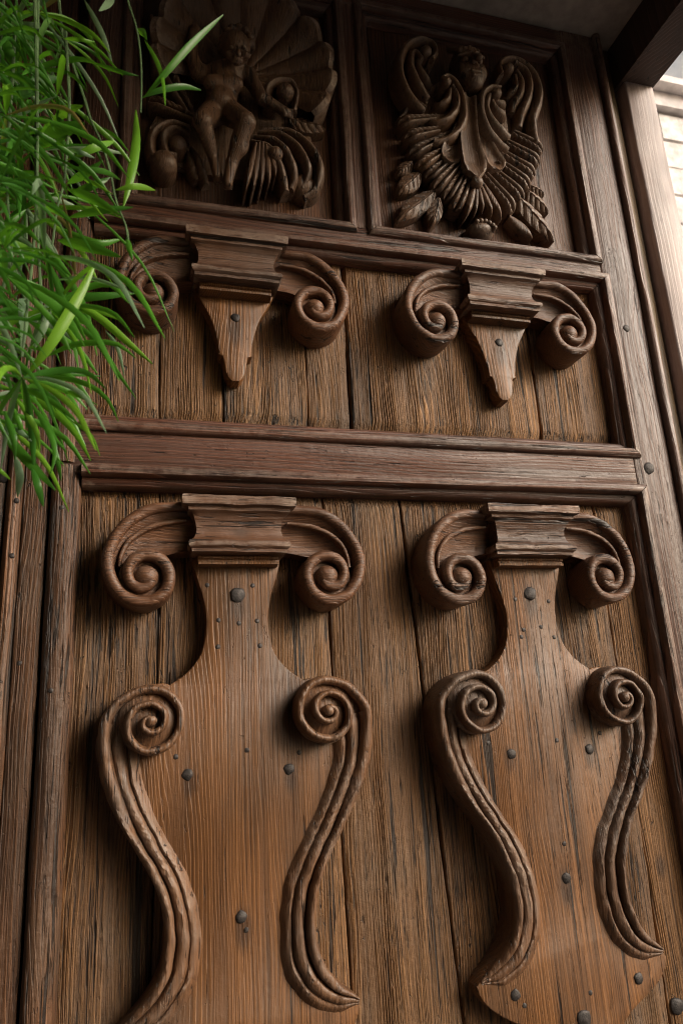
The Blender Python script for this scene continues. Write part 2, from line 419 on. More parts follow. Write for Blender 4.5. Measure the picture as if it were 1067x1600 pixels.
# stiles, rails
FL = .030
board('stile', M_STILE, door, 'z', ZB, 1.312, .758, .842, FL, -.03)
board('edge_bead', M_STILE, door, 'z', ZB, 1.3125, .8425, .860, FL+.012, -.03, bev=.006)
board('rail', M_RAIL, door, 'x', -.262, .7575, Z1+.018, Z2-.018, FL, -.03, n=60)
board('rail', M_RAIL, door, 'x', -.262, .7575, Z3+.02, Z4-.02, FL, -.03, n=60)
board('rail', M_RAIL, door, 'x', -.262, .7575, Z5+.02, 1.312, FL, -.03, n=60)
board('rail', M_RAIL, door, 'x', -.262, .7575, ZB, -1.27, FL, -.03, n=60)
board('mullion', M_STILE, door, 'z', Z4-.0195, Z5+.0195, .222, .268, FL-.001, -.03)
board('stile', M_STILE, door, 'z', Z4-.0195, Z5+.0195, -.262, -.196, FL-.001, -.03)
PR = [(0, -.03), (0, .016), (.003, .021), (.008, .024), (.0135, .025), (.014, .033), (.018, .039), (.025, .041), (.030, .039), (.033, .035), (.034, .02)]
def frame(x0, x1, z0, z1, mt=True, ml=True):
    e0_ = 1 if ml else 0
    moulding('moulding', M_RAIL, door, 'b', x0, x1, z0, PR, ex0=e0_)
    moulding('moulding', M_RAIL, door, 't', x0, x1, z1, PR, ex0=e0_)
    moulding('moulding', M_STILE, door, 'r', z0, z1, x1, PR)
    if ml: moulding('moulding', M_STILE, door, 'l', z0, z1, x0, PR)
frame(XL, XR, Z2, Z3, ml=False)
frame(XL, XR, -1.25, Z1, ml=False)
frame(.290, .729, Z4, Z5)
frame(-.165, .200, Z4, Z5)
# left stile: rounded column, plank, bead, outer plank
PC = [(0, -.03), (0, .012), (.004, .022), (.010, .031), (.018, .036), (.028, .036), (.036, .031), (.041, .024), (.043, .012), (.043, -.02)]
moulding('stile_column', M_LEFT, door, 'l', ZB, Z1+.03, -.2355, PC, ex0=0, ex1=0, n=70)
moulding('stile_column', M_LEFT, door, 'l', Z1+.034, .66, -.2365, PC, ex0=0, ex1=0, n=40)
board('stile_plank', M_LEFT, door, 'z', ZB, 1.31, -.316, -.2815, .020, -.03, n=80, wob=.002)
moulding('stile_bead', M_LEFT, door, 'l', ZB, 1.31, -.3165, [(0, -.02), (0, .016), (.004, .028), (.009, .033), (.015, .033), (.020, .028), (.024, .016), (.024, -.02)], ex0=0, ex1=0, n=80)
board('stile_plank', M_LEFT, door, 'z', ZB, 1.31, -.46, -.341, .022, -.03, n=80, wob=.002)
# top panel boards
for (a, b, c) in ((-.19, .03, .215), (.275, .52, .75)):
    board('panel_board', M_PANEL, door, 'z', Z4-.01, Z5+.01, a, b-.0006, .001, -.03, n=20, bev=.001, wob=.0004)
    board('panel_board', M_PANEL, door, 'z', Z4-.01, Z5+.01, b+.0006, c, .0005, -.03, n=20, bev=.001, wob=.0004)

# ---- capital shared by all four pilasters (local: x from the axis, z from the nail)
EYE = (.136, .023)
VOL = [(111, .131), (95, .117), (78, .103), (60, .089), (40, .077), (19, .068), (-5, .059), (-34, .053), (-63, .0485), (-90, .0465), (-117, .0445), (-144, .0435), (-176, .042), (-211, .042), (-242, .0425), (-273, .0425), (-300, .041), (-326, .039), (-350, .0365), (-385, .0325), (-420, .028), (-460, .023), (-500, .019)]
def volute_path(sgn):
    out = []
    for a, r in VOL:
        r -= .0098; out.append((sgn*(EYE[0]+r*math.cos(math.radians(a))), EYE[1]+r*math.sin(math.radians(a))))
    return out
def volute_mesh(sgn, sd):
    mb = MB(); pts = volute_path(sgn)
    pts[0] = (sgn*.080, .1335)
    mb.ridge(pts, [.0078, .0086, .0090, .0092, .0092, .0091, .0090, .0087, .0082, .007], [.058, .061, .063, .064, .066, .068, .070, .071, .071, .069], base=[0, 0, 0, 0, 0, 0, .02, .03, .035, .035], n=240, seg=12, rnd=1.15)
    mb.dome(sgn*EYE[0], EYE[1], .0180, .072, .03, 24, 7)
    # body under the spiral
    mb.plate([(sgn*EYE[0]+.040*math.cos(a*math.pi/14), EYE[1]+.040*math.sin(a*math.pi/14)) for a in range(28)], .052, 0, .003)
    # inner thin ridge that follows the roll
    inner = [(sgn*.078, .112), (sgn*.112, .108), (sgn*.140, .097), (sgn*.160, .080), (sgn*.171, .060), (sgn*.174, .040)]
    mb.ridge(inner, [.002, .0035, .004, .0038, .003, .002], [.050, .052, .053, .054, .055, .055], base=.02, n=40, seg=7)
    # hollow web: cove between roll and block
    o = catmull([(sgn*.060, .134, 0), (sgn*.10, .129, 0), (sgn*.135, .118, 0), (sgn*.160, .098, 0), (sgn*.176, .072, 0), (sgn*.184, .045, 0)], 24)
    i = catmull([(sgn*.060, .066, 0), (sgn*.085, .0645, 0), (sgn*.105, .060, 0), (sgn*.125, .055, 0), (sgn*.145, .045, 0), (sgn*.160, .030, 0)], 24)
    rows = []
    for a, b in zip(o, i):
        row = []
        for k in range(11):
            u = k/10; p = a.lerp(b, u)
            row.append((p.x, -(.052-.020*math.sin(min(1, u*1.15)*math.pi*.55)+.006*max(0, u-.8)*5), p.y))
        row.append((b.x, 0, b.y)); rows.append(row)
    mb.grid(rows)
    return mb
def abacus():
    mb = MB(); rows = []
    PRF = [(.1440, -.005), (.1445, .020), (.1435, .0225), (.139, .0235), (.130, .0225), (.1285, .018), (.1270, .0145), (.1225, .0140), (.1205, .010), (.114, .0050), (.105, .0018), (.095, .0005), (.087, .002), (.081, .005), (.0775, .0085), (.0765, .0115), (.073, .0135), (.068, .0130), (.065, .010), (.0640, .0085), (.059, .0082), (.0575, .004), (.0575, -.005)]
    N = 14
    for (z, d) in PRF:
        hw = .0635+d; rl = .062+d; row = [(-hw, 0, z)]
        for k in range(N+1):
            x = -hw+2*hw*k/N; row.append((x, -(rl+.0008*nz(x*40, z*60)), z+.0012*nz(x*18, 3.3)))
        row.append((hw, 0, z)); rows.append(row)
    b = mb.grid(rows); n = N+3
    mb.cap(range(b, b+n)); e = b+(len(rows)-1)*n; mb.cap(reversed(range(e, e+n)))
    return mb
ABA = abacus()
VR = volute_mesh(1, 0); VLm = volute_mesh(-1, 1)
def fillet():
    mb = MB(); rows = []
    for (z, d) in ((.0570, -.03), (.0570, .014), (.053, .0145), (.0515, .011), (.0495, .011), (.048, .0145), (.0445, .014), (.0435, .008), (.0435, -.03)):
        rows.append([(-.061-max(d, 0)*.15, -.03, z)]+[(-.061+.122*k/10, -(.038+d), z+.0005*nz(k*.9, z*99)) for k in range(11)]+[(.061+max(d, 0)*.15, -.03, z)])
    b = mb.grid(rows); mb.cap(range(b, b+13)); mb.cap(reversed(range(b+8*13, b+9*13))); return mb
FIL = fillet()
def nail_mesh(r, h, sd):
    random.seed(sd); mb = MB(); rows = []; seg = 11
    for q, (rr, hh) in enumerate(((1.0, -.004), (1.0, h*.25), (.86, h*.65), (.55, h*.92), (.05, h))):
        rows.append([(r*rr*(1+.10*math.sin(k*2.3+sd))*math.cos(2*math.pi*k/seg), -hh-.0004*random.random()*(q > 0), r*rr*(1+.08*math.cos(k*1.7+sd))*math.sin(2*math.pi*k/seg)) for k in range(seg)])
    b = mb.grid(rows, True); mb.cap(range(b+4*seg, b+5*seg))
    me = mesh('nail', mb.v, mb.f); me.materials.append(M_IRON)
    bm = bmesh.new(); bm.from_mesh(me); bmesh.ops.recalc_face_normals(bm, faces=bm.faces); bm.to_mesh(me); bm.free()
    me.polygons.foreach_set('use_smooth', [True]*len(me.polygons)); return me
NAILS = {'big': [nail_mesh(.0122, .0034, s) for s in (1, 2, 3)], 'mid': [nail_mesh(.0082, .0027, s) for s in (4, 5, 6)], 'small': [nail_mesh(.0038, .0012, s) for s in (7, 8, 9)]}
random.seed(11)
def nail(parent, kind, x, z, rel):
    o = bpy.data.objects.new('nail', random.choice(NAILS[kind])); COL.objects.link(o); o.parent = parent
    o.location = (x, -rel, z); o.rotation_euler = (random.uniform(-.12, .12), random.uniform(0, 6.28), random.uniform(-.12, .12))
    if parent.type == 'EMPTY': o.matrix_parent_inverse = Matrix.Translation(-parent.location)
    return o
# ---- long pilaster board
PT = .030
NECK = [(.068, .060), (.0665, .046), (.060, .022), (.0530, 0), (.0485, -.022), (.0470, -.042), (.0485, -.062), (.0545, -.086), (.066, -.104), (.082, -.119), (.100, -.131)]
SOUT = [(.100, -.131), (.122, -.128), (.156, -.134), (.181, -.152), (.196, -.180), (.200, -.212), (.194, -.248), (.179, -.287), (.157, -.327), (.134, -.361), (.115, -.396), (.104, -.430), (.1005, -.463), (.1035, -.489), (.113, -.514), (.130, -.537), (.159, -.563)]
SINN = [(.138, -.190), (.139, -.232), (.132, -.268), (.113, -.313), (.087, -.356), (.067, -.391), (.056, -.425), (.0505, -.463), (.053, -.503), (.064, -.534), (.087, -.560), (.120, -.575), (.157, -.571)]
LOBE = [(.162, -.574), (.157, -.590), (.145, -.604), (.122, -.620), (.092, -.636), (.066, -.660), (.052, -.700), (.046, -.76), (.050, -.86), (.060, -.96)]
def outline():
    r = [(p.x, p.y) for p in catmull([(a, b, 0) for a, b in NECK], 30)]
    r += [(p.x-.006, p.y) for p in catmull([(a, b, 0) for a, b in SOUT], 60)][1:]
    r += [(p.x, p.y) for p in catmull([(a, b, 0) for a, b in LOBE], 40)]
    return r+[(-x, z) for x, z in reversed(r)]
def pil_board():
    mb = MB(); mb.plate(outline(), PT, -.001, .003); return mb
SEYE = (.127, -.180)
def s_scroll(sgn, sd):
    mb = MB(); n = 220
    # band: bead, groove, second roll, chamfer
    o = catmull([(p[0], p[1], 0) for p in SOUT[4:]], n); i = catmull([(p[0], p[1], 0) for p in SINN], n)
    prof = [(0, 0), (0, .50), (.02, .70), (.06, .88), (.12, .98), (.17, 1.0), (.22, .96), (.265, .84), (.295, .62), (.31, .30), (.325, .28), (.345, .50), (.39, .68), (.46, .77), (.53, .77), (.60, .68), (.65, .50), (.67, .34), (.69, .34), (.715, .46), (.76, .50), (.82, .44), (.88, .32), (.94, .16), (1.0, .0)]
    rows = []
    for k in range(n):
        t = k/(n-1); H = (.026-.004*t)*min(1, (1-t)*5+.18); row = []
        for q, (u, h) in enumerate(prof):
            p = o[k].lerp(i[k], u)
            wv = 1+.10*nz(t*9, u*5, sd)
            if q == 0: row.append((sgn*p.x, .001, p.y))
            else: row.append((sgn*p.x, -(PT-.001+H*h*wv), p.y))
        rows.append(row)
    b = mb.grid(rows); kk = len(prof); mb.cap(range(b, b+kk)); mb.cap(reversed(range(b+(n-1)*kk, b+n*kk)))
    # spiral: the bead winds in
    SP = [(-23, .081), (0, .0705), (27, .0615), (58, .0555), (95, .0520), (130, .0495), (165, .0475), (200, .0465), (240, .0465), (280, .045), (320, .0415), (360, .0380), (405, .0345), (450, .0310), (495, .0280), (540, .0255), (585, .0235), (630, .0215), (675, .019), (720, .0165), (770, .013), (820, .0095)]
    pts = [(sgn*.148, -.328), (sgn*.1685, -.287), (sgn*.1825, -.248), (sgn*.1885, -.214)]
    for a, r in SP[1:]:
        r -= .0065 if a > 60 else .0085
        pts.append((sgn*(SEYE[0]+r*math.cos(math.radians(a))), SEYE[1]+r*math.sin(math.radians(a))))
    mb.ridge(pts, [.0070, .0105, .0098, .0074, .0062, .0058, .0055, .0052, .0048, .0046, .004], [.049, .0560, .0585, .062, .065, .068, .071, .074, .076, .078, .079], base=[.01, 0, 0, 0, 0, 0, .03, .04, .04, .04, .04], n=320, seg=11, rnd=1.6)
    mb.dome(sgn*SEYE[0], SEYE[1], .0078, .081, .04, 14, 5)
    # dished cone behind the windings
    rows = []; seg = 36
    for (r, h) in ((.0455, 0), (.0455, .046), (.040, .052), (.028, .058), (.016, .064), (.002, .066)):
        rows.append([(sgn*SEYE[0]+r*math.cos(2*math.pi*k/seg), -h, SEYE[1]+r*math.sin(2*math.pi*k/seg)) for k in range(seg)])
    b = mb.grid(rows, True); mb.cap(range(b+5*seg, b+6*seg))
    # web between the spiral and the outer bead
    mb.plate([(sgn*x, z) for x, z in ((.128, -.14), (.160, -.150), (.178, -.170), (.186, -.195), (.180, -.212), (.160, -.205), (.145, -.200), (.135, -.195))], .042, 0, .003)
    return mb
PB = pil_board(); SR = s_scroll(1, 0.3); SLm = s_scroll(-1, 4.7)
def bracket_board():
    q = [(.068, .062), (.0665, .052), (.055, .030), (.042, .004), (.0335, -.024), (.0290, -.048), (.0275, -.060), (.0285, -.064), (.0215, -.0665), (.0190, -.078), (.0170, -.094), (.0125, -.106), (.006, -.1125)]
    r = [(p.x, p.y) for p in catmull([(a, b, 0) for a, b in q[:7]], 30)]+q[7:]
    mb = MB(); mb.plate(r+[(-x, z) for x, z in reversed(r)], PT, -.001, .003); return mb
BB = bracket_board()
protos = {}
def inst(key, mbuild, name, mat, parent, loc=None, wob=.0010, wf=45, erode=0.0, ax='z'):
    """a hand-cut variant of a carved piece: slightly other size, own waver"""
    k = protos[key] = protos.get(key, -1)+1
    q = MB(); q.f = list(mbuild.f); r = random.Random(key+str(k)); s1 = 1+r.uniform(-.012, .012) if key not in ('pb', 'bb', 'ab', 'fi') else 1
    n = len(mbuild.v); cx_ = sum(v[0] for v in mbuild.v)/n; cz_ = sum(v[2] for v in mbuild.v)/n; a_ = r.uniform(-.02, .02) if s1 != 1 else 0
    off = k*5.3; ca, sa = math.cos(a_), math.sin(a_); vv = []
    for (x, y, z) in mbuild.v:
        d = noise.noise_vector(Vector((x*14+off, y*14, z*14+off)))*.0022 if s1 != 1 else Vector((0, 0, 0))
        X, Z = (x-cx_)*s1, (z-cz_)*s1
        vv.append((cx_+X*ca-Z*sa+d.x, y*(1+.5*(s1-1)), cz_+X*sa+Z*ca+d.z))
    q.v = vv
    return q.build(name, mat, parent, loc, wob=wob, wf=wf*(1+.07*k), erode=erode, ax=ax)
NL = [('big', .001, 0), ('mid', -.074, -.256), ('mid', .072, -.258), ('mid', 0, -.445), ('small', -.090, -.231), ('small', .011, -.228), ('small', .088, -.236), ('small', -.029, -.038), ('small', .002, -.043), ('small', .030, -.040), ('small', -.030, -.078), ('small', .033, -.078), ('small', -.046, .016), ('small', .024, .015), ('small', .006, -.462)]
NR = [('big', .001, 0), ('mid', -.067, -.259), ('mid', .076, -.260), ('mid', .003, -.447), ('small', -.105, -.240), ('small', .018, -.243), ('small', .100, -.236), ('small', -.027, -.010), ('small', .036, -.014), ('small', -.018, -.062), ('small', .015, -.058), ('small', -.024, -.074), ('small', .037, -.076), ('small', .008, -.398), ('mid', -.103, -.592), ('mid', .106, -.597), ('big', .004, -.637), ('small', -.09, -.607), ('small', .02, -.605)]
for k, (dx, nl, lab) in enumerate(((0.0, NL, 'long violin shaped pilaster nearer the left stile'), (.5, NR, 'long violin shaped pilaster beside the right stile'))):
    pl = inst('pb', PB, 'pilaster', M_PLATE, door, (dx, 0, 0), wob=.0006); pl['label'] = lab
    inst('ab', ABA, 'capital_block', M_CAP, pl, wob=.0016); inst('vr', VR, 'volute', M_CAP, pl, erode=.0012, ax='x'); inst('vl', VLm, 'volute', M_CAP, pl, erode=.0012, ax='x')
    inst('fi', FIL, 'fillet', M_PLATE, pl)
    inst('sr', SR, 'scroll', M_SCROLL, pl, wob=.0014, erode=.0013); inst('sl', SLm, 'scroll', M_SCROLL, pl, wob=.0014, erode=.0013)
    for kind, x, z in nl: nail(pl, kind, x, z, PT-.0005)
for k, dx in enumerate((0.0, .5)):
    pl = inst('bb', BB, 'bracket', M_PLATE, door, (dx+.002, 0, .4745), wob=.0006)
    pl['label'] = ('short tapering bracket half hidden by leaves', 'short tapering bracket beside the right stile')[k]
    inst('ab', ABA, 'capital_block', M_CAP, pl, (0, 0, 0)); inst('vr', VR, 'volute', M_CAP, pl, (0, 0, 0)); inst('vl', VLm, 'volute', M_CAP, pl, (0, 0, 0))
    inst('fi', FIL, 'fillet', M_PLATE, pl, (0, 0, 0))
    nail(pl, 'mid', .001, .008, PT-.0005)
for (px, py, kind, rel) in ((1012, 732, 'big', FL), (978, 513, 'mid', FL), (1057, 1572, 'big', .001), (26, 782, 'small', .033), (97, 793, 'small', .036), (19, 868, 'small', .033), (80, 1079, 'small', .036), (31, 1036, 'small', .02), (6, 746, 'mid', .022), (9, 920, 'small', .022)):
    x, z = P2(px, py, rel); nail(door, kind, x, z, rel-.0005)

# ------------------------------------------------------------------ carved top panels
def zA(x, y): return (600+.26242*x, 30+.26242*y)
def zB(x, y): return (600+.26242*x, 200+.26242*y)
def zC(x, y): return (180+.35614*x, .35614*y)
def pth(zf, rel, *pts): return [P2(*zf(x, y), rel) for x, y in pts]
def carv(parent, name, items, wob=.0005):
    mb = MB()
    for it in items:
        if it[0] == 'r': mb.ridge(it[1], it[2], it[3], base=it[4] if len(it) > 4 else 0, n=36, seg=12, rnd=1.9, p=1.5)
        elif it[0] == 'd': mb.dome(*it[1:])
        elif it[0] == 'p': mb.plate(*it[1:])
    return mb.build(name, M_CARVE, parent, wob=wob, wf=60)
def feather(parent, zf, root, tip, w, top, name='feather', lobes=2, curl=.012, vein=True):
    """long carved feather or leaf: flutes side by side, tip bending back to the panel"""
    a = Vector(P2(*zf(*root), top)); b = Vector(P2(*zf(*tip), top*.85)); d = b-a; L = d.length; d /= L; nn = Vector((-d.y, d.x))
    mb = MB(); rows = []; n = 40; m_ = 16; sd = random.random()*40
    for i in range(n+1):
        t = i/n
        W = w*(.56+.44*t)*(1 if t < .90 else math.sqrt(max(0.15, 1-((t-.90)/.10)**2*.8)))
        if lobes == 1: W = w*max(.06, math.sin(math.pi*min(1, .12+.86*t))**.75)
        tp = top*(.98+.02*math.sin(t*2.0))-curl*max(0, t-.72)**2*9
        row = []
        c = a+d*(L*t)
        row.append((c.x-nn.x*W, 0, c.y-nn.y*W))
        for k in range(m_+1):
            u = k/m_*2-1
            if lobes == 2: h = abs(math.sin(math.pi*(u+1)))**.55
            else: h = .35+.65*(1-abs(u))**.8 if vein else (1-u*u)**.5
            if lobes == 1 and vein and abs(u) < .08: h -= .30
            if vein and lobes == 2 and u < 0: h -= .20*max(0, math.sin(t*42+u*9+sd))**2
            if vein and lobes == 1: h -= .20*max(0, math.sin(t*30-abs(u)*7+sd))**2*min(1, abs(u)*4)
            row.append((c.x+nn.x*W*u, -max(.004, tp-.013*(1-h)), c.y+nn.y*W*u))
        row.append((c.x+nn.x*W, 0, c.y+nn.y*W)); rows.append(row)
    bi = mb.grid(rows); k = len(rows[0]); mb.cap(range(bi, bi+k)); mb.cap(reversed(range(bi+n*k, bi+(n+1)*k)))
    return mb.build(name, M_CARVE, parent, wob=.0004, wf=70)

# --- right panel: mask over a fan of feathers
back = MB()
back.plate(pth(zB, .02, (150, 0), (240, 180), (330, 330), (430, 420), (520, 520), (640, 560), (760, 440), (850, 330), (910, 200), (900, -60), (850, -250), (700, -330), (520, -250), (330, -280), (180, -180)), .022, 0, .004)
rp = back.build('carved_mask_ornament', M_CARVE, door); rp['label'] = 'carved mask over scrolls and a fan of feathers'
FAN = [((310, -75), (98, -45)), ((330, -5), (136, 42)), ((355, 45), (166, 138)), ((390, 105), (216, 214)), ((420, 155), (262, 280)), ((450, 195), (312, 345)), ((492, 220), (372, 408)), ((522, 262), (432, 468)),
       ((775, 15), (952, 128)), ((735, 70), (934, 200)), ((705, 130), (908, 270)), ((680, 180), (876, 342)), ((645, 225), (838, 412)), ((608, 265), (780, 482))]
for k, (rt, tp_) in enumerate(FAN):
    feather(rp, zB, rt, tp_, .0150, .046+.004*(k % 2), curl=.02)
for r, t_, w_ in (((545, 330), (492, 525), .0085), ((555, 335), (540, 520), .007), ((566, 335), (588, 505), .007), ((578, 330), (645, 520), .0085), ((592, 320), (705, 535), .010)): feather(rp, zB, r, t_, w_, .052, lobes=1, curl=.02, vein=False)
x, z = P2(*zB(560, 312), .06)
carv(rp, 'boss', [('d', x, z, .0125, .066, .02)])
c = P2(*zB(595, 585), .04)
it = [('d', c[0], c[1], .029, .044, 0, 24, 7, 1, .66)]
for bx, by in ((555, 552), (580, 548), (605, 550), (628, 560), (648, 575), (660, 590)):
    q = P2(*zB(bx, by), .044); it.append(('d', q[0], q[1], .0042, .047, .02, 10, 4))
carv(rp, 'beaded_lip', it)
feather(rp, zB, (300, 370), (88, 540), .019, .034, 'leaf', 1)
feather(rp, zB, (330, 410), (285, 575), .016, .032, 'leaf', 1)
feather(rp, zB, (215, 260), (90, 380), .019, .030, 'leaf', 1)
feather(rp, zB, (170, 190), (85, 270), .013, .028, 'leaf', 1)
feather(rp, zB, (800, 400), (1018, 668), .020, .036, 'leaf', 1)
feather(rp, zB, (850, 360), (985, 500), .016, .032, 'leaf', 1)
feather(rp, zB, (860, 330), (960, 395), .013, .030, 'leaf', 1)
feather(rp, zB, (750, 520), (888, 650), .014, .030, 'leaf', 1, vein=False)
def curls(zf, eye, re, paths, name, h=.062, w=.0085):
    items = []
    ex, ez = P2(*zf(*eye), h); items.append(('d', ex, ez, re, h+.010, .015, 18, 6))
    hull = pth(zf, h-.02, *(list(paths[0])+[p for p in reversed(paths[-1])]))
    items.append(('p', hull, h-.030, .01, .002))
    for k, pts in enumerate(paths):
        hh = h-.004*k
        items.append(('r', pth(zf, hh, *pts), [w*.6, w*1.0, w*1.2, w*1.35, w*1.5, w*1.3], [hh+.006, hh+.004, hh+.003, hh+.002, hh-.002, hh-.014], .012))
    carv(rp, name, items)
curls(zA, (250, 190), .0125, [[(285, 235), (310, 190), (285, 135), (210, 110), (140, 145), (102, 225), (108, 310), (145, 395), (205, 460), (262, 500)], [(225, 240), (190, 190), (168, 200), (168, 270), (200, 340), (245, 395), (285, 430)], [(215, 215), (205, 260), (235, 310), (280, 350), (300, 360)]], 'curled_scroll')
curls(zA, (740, 290), .0125, [[(700, 330), (690, 265), (735, 228), (810, 240), (885, 300), (930, 390), (930, 480), (905, 560), (915, 640), (940, 700)], [(780, 260), (845, 300), (875, 380), (865, 460), (835, 540), (830, 605)], [(785, 310), (822, 365), (818, 430), (790, 480), (785, 520)], [(775, 340), (790, 390), (760, 430), (745, 440)]], 'curled_scroll')
curls(zA, (370, 372), .0100, [[(350, 350), (380, 336), (430, 375), (468, 450), (485, 540), (470, 620), (420, 675), (350, 690), (318, 680)], [(405, 400), (440, 465), (432, 530), (390, 575), (330, 585), (300, 560)], [(390, 420), (385, 465), (350, 485), (315, 470)]], 'curled_scroll', .066, .0090)
curls(zA, (668, 442), .0110, [[(690, 410), (640, 402), (595, 430), (582, 500), (598, 580), (640, 655), (700, 705), (765, 735)], [(625, 450), (615, 520), (655, 595), (720, 645), (772, 660)], [(640, 490), (680, 535), (745, 552)], [(650, 480), (700, 490), (730, 470)]], 'curled_scroll', .066, .0090)
carv(rp, 'curled_scroll', [('r', pth(zA, .03, (75, 385), (115, 430), (145, 490), (130, 545), (100, 570)), [.004, .007, .009, .008, .004], [.026, .032, .036, .034, .025])])
# tongue of three scooped lobes with rims
def scoop(zf, axis, w0, w1, top, name):
    C = catmull([(*P2(*zf(x, y), top), 0) for x, y in axis], 22); mb = MB(); rows = []
    for i, c in enumerate(C):
        t = i/21; d = (C[min(21, i+1)]-C[max(0, i-1)]).normalized(); nx, nz_ = -d.y, d.x
        W = w0+(w1-w0)*t; W *= 1 if t < .8 else math.sqrt(max(.03, 1-((t-.8)/.2)**2*.95))
        row = [(c.x-nx*W, -.01, c.y-nz_*W)]
        for k in range(11):
            u = k/5-1; lip = max(0, t-.85)/.15
            row.append((c.x+nx*W*u, -(top-.014*(1-abs(u)**2.5)*(1-.9*lip)-.004*(abs(u) > .95)-.006*max(0, t-.9)*10), c.y+nz_*W*u))
        row.append((c.x+nx*W, -.01, c.y+nz_*W)); rows.append(row)
    b = mb.grid(rows); k = len(rows[0]); mb.cap(range(b, b+k)); mb.cap(reversed(range(b+21*k, b+22*k)))
    return mb.build(name, M_CARVE, rp, wob=.001, wf=60)
scoop(zA, [(470, 600), (440, 690), (410, 760), (415, 835)], .010, .024, .058, 'tongue_lobe')
scoop(zA, [(545, 600), (600, 700), (650, 790), (705, 880)], .011, .023, .058, 'tongue_lobe')
scoop(zA, [(520, 430), (515, 560), (520, 700), (545, 820), (565, 915)], .012, .028, .068, 'tongue_lobe')
# mask face
fc = Vector(P2(*zA(512, 292), .06)); top_ = Vector(P2(*zA(475, 165), .06)); ch = Vector(P2(*zA(545, 432), .06))
up = (top_-ch).normalized(); hl = (top_-ch).length; sx = Vector((up.y, -up.x))
def FP(a, b, r): q = fc+sx*a*1.12+up*b; return (q.x, -r-.010, q.y)
def face(P):
    hw = hl*.5; AX = [(sx.x, 0, sx.y), (0, 1, 0), (up.x, 0, up.y)]
    d = sd_ell(P, FP(0, .004, .030), (.034, .042, hw), AX)
    d = smin(d, sd_ell(P, FP(0, -hw*.55, .050), (.019, .018, hw*.40), AX), .012)
    d = smin(d, sd_ell(P, FP(-.017, -hw*.25, .054), (.013, .011, .015), AX), .010)
    d = smin(d, sd_ell(P, FP(.017, -hw*.25, .054), (.013, .011, .015), AX), .010)
    for s in (-1, 1):
        d = smax(d, -sd_ell(P, FP(s*.0145, hw*.10, .074), (.0115, .014, .0095), AX), .003)
        d = smin(d, sd_ell(P, FP(s*.0145, hw*.11, .0635), (.0075, .0060, .0058), AX), .001)
        d = smin(d, sd_cap(P, FP(s*.005, hw*.31, .073), FP(s*.026, hw*.29, .063), .0038, .0028), .003)
    d = smin(d, sd_cap(P, FP(0, hw*.26, .070), FP(0, -hw*.20, .087), .0042, .0072), .003)
    d = smin(d, sd_ell(P, FP(-.006, -hw*.20, .077), (.0045, .0045, .0040), AX), .003)
    d = smin(d, sd_ell(P, FP(.006, -hw*.20, .077), (.0045, .0045, .0040), AX), .003)
    d = smin(d, sd_cap(P, FP(-.009, -hw*.46, .068), FP(.009, -hw*.46, .068), .0036, .0036), .003)
    d = smin(d, sd_cap(P, FP(-.008, -hw*.60, .067), FP(.008, -hw*.60, .067), .0040, .0040), .003)
    d = smax(d, -sd_cap(P, FP(-.011, -hw*.53, .073), FP(.011, -hw*.53, .073), .0018, .0018), .002)
    for s in (-1, 0, 1, 2, -2):
        d = smin(d, sd_cap(P, FP(s*.009, hw*.62, .064-.003*abs(s)), FP(s*.014, hw*.98, .038), .0065, .006), .003)
    return smax(d, P[..., 1]+.0, .001)
V, F = nets(face, (fc.x-.07, -.115, fc.y-.09), (fc.x+.07, .004, fc.y+.09), .0018)
mb = MB(); mb.v, mb.f = V, F; mb.build('face', M_CARVE, rp)

# --- left panel: seated child before a scallop shell
sc = P2(*zC(560, 330), .02)
back = MB(); back.plate(pth(zC, .015, (150, 560), (230, 420), (200, 250), (260, 60), (420, -60), (640, -20), (800, 120), (850, 280), (880, 420), (840, 540), (890, 700), (860, 800), (700, 760), (560, 790), (360, 760), (200, 700)), .016, 0, .004)
lp = back.build('carved_child_ornament', M_CARVE, door); lp['label'] = 'carved seated child before a scallop shell'
mb = MB(); rows = []
for i in range(15):
    t = .12+.88*i/14; row = []
    for k in range(97):
        u = k/96; a = math.radians(-35+u*235); rib = abs(math.sin(u*math.pi*11))**.6
        R = (.172+.018*math.sin(u*math.pi))*(1-.05*(1-rib)*(t > .9)); r = R*t
        row.append((sc[0]+r*math.cos(a), -(.020+.036*t**2.2+.016*rib*t-(.010 if i == 14 else 0)), sc[1]+r*1.04*math.sin(a)))
    rows.append(row)
rows.append([(p[0], 0, p[2]) for p in rows[-1]]); mb.grid(rows)
mb.build('scallop_shell', M_CARVE, lp, wob=.0012, wf=50)
def Q(x, y, rel): p = P2(*zC(x, y), rel); return (p[0], -rel, p[1])
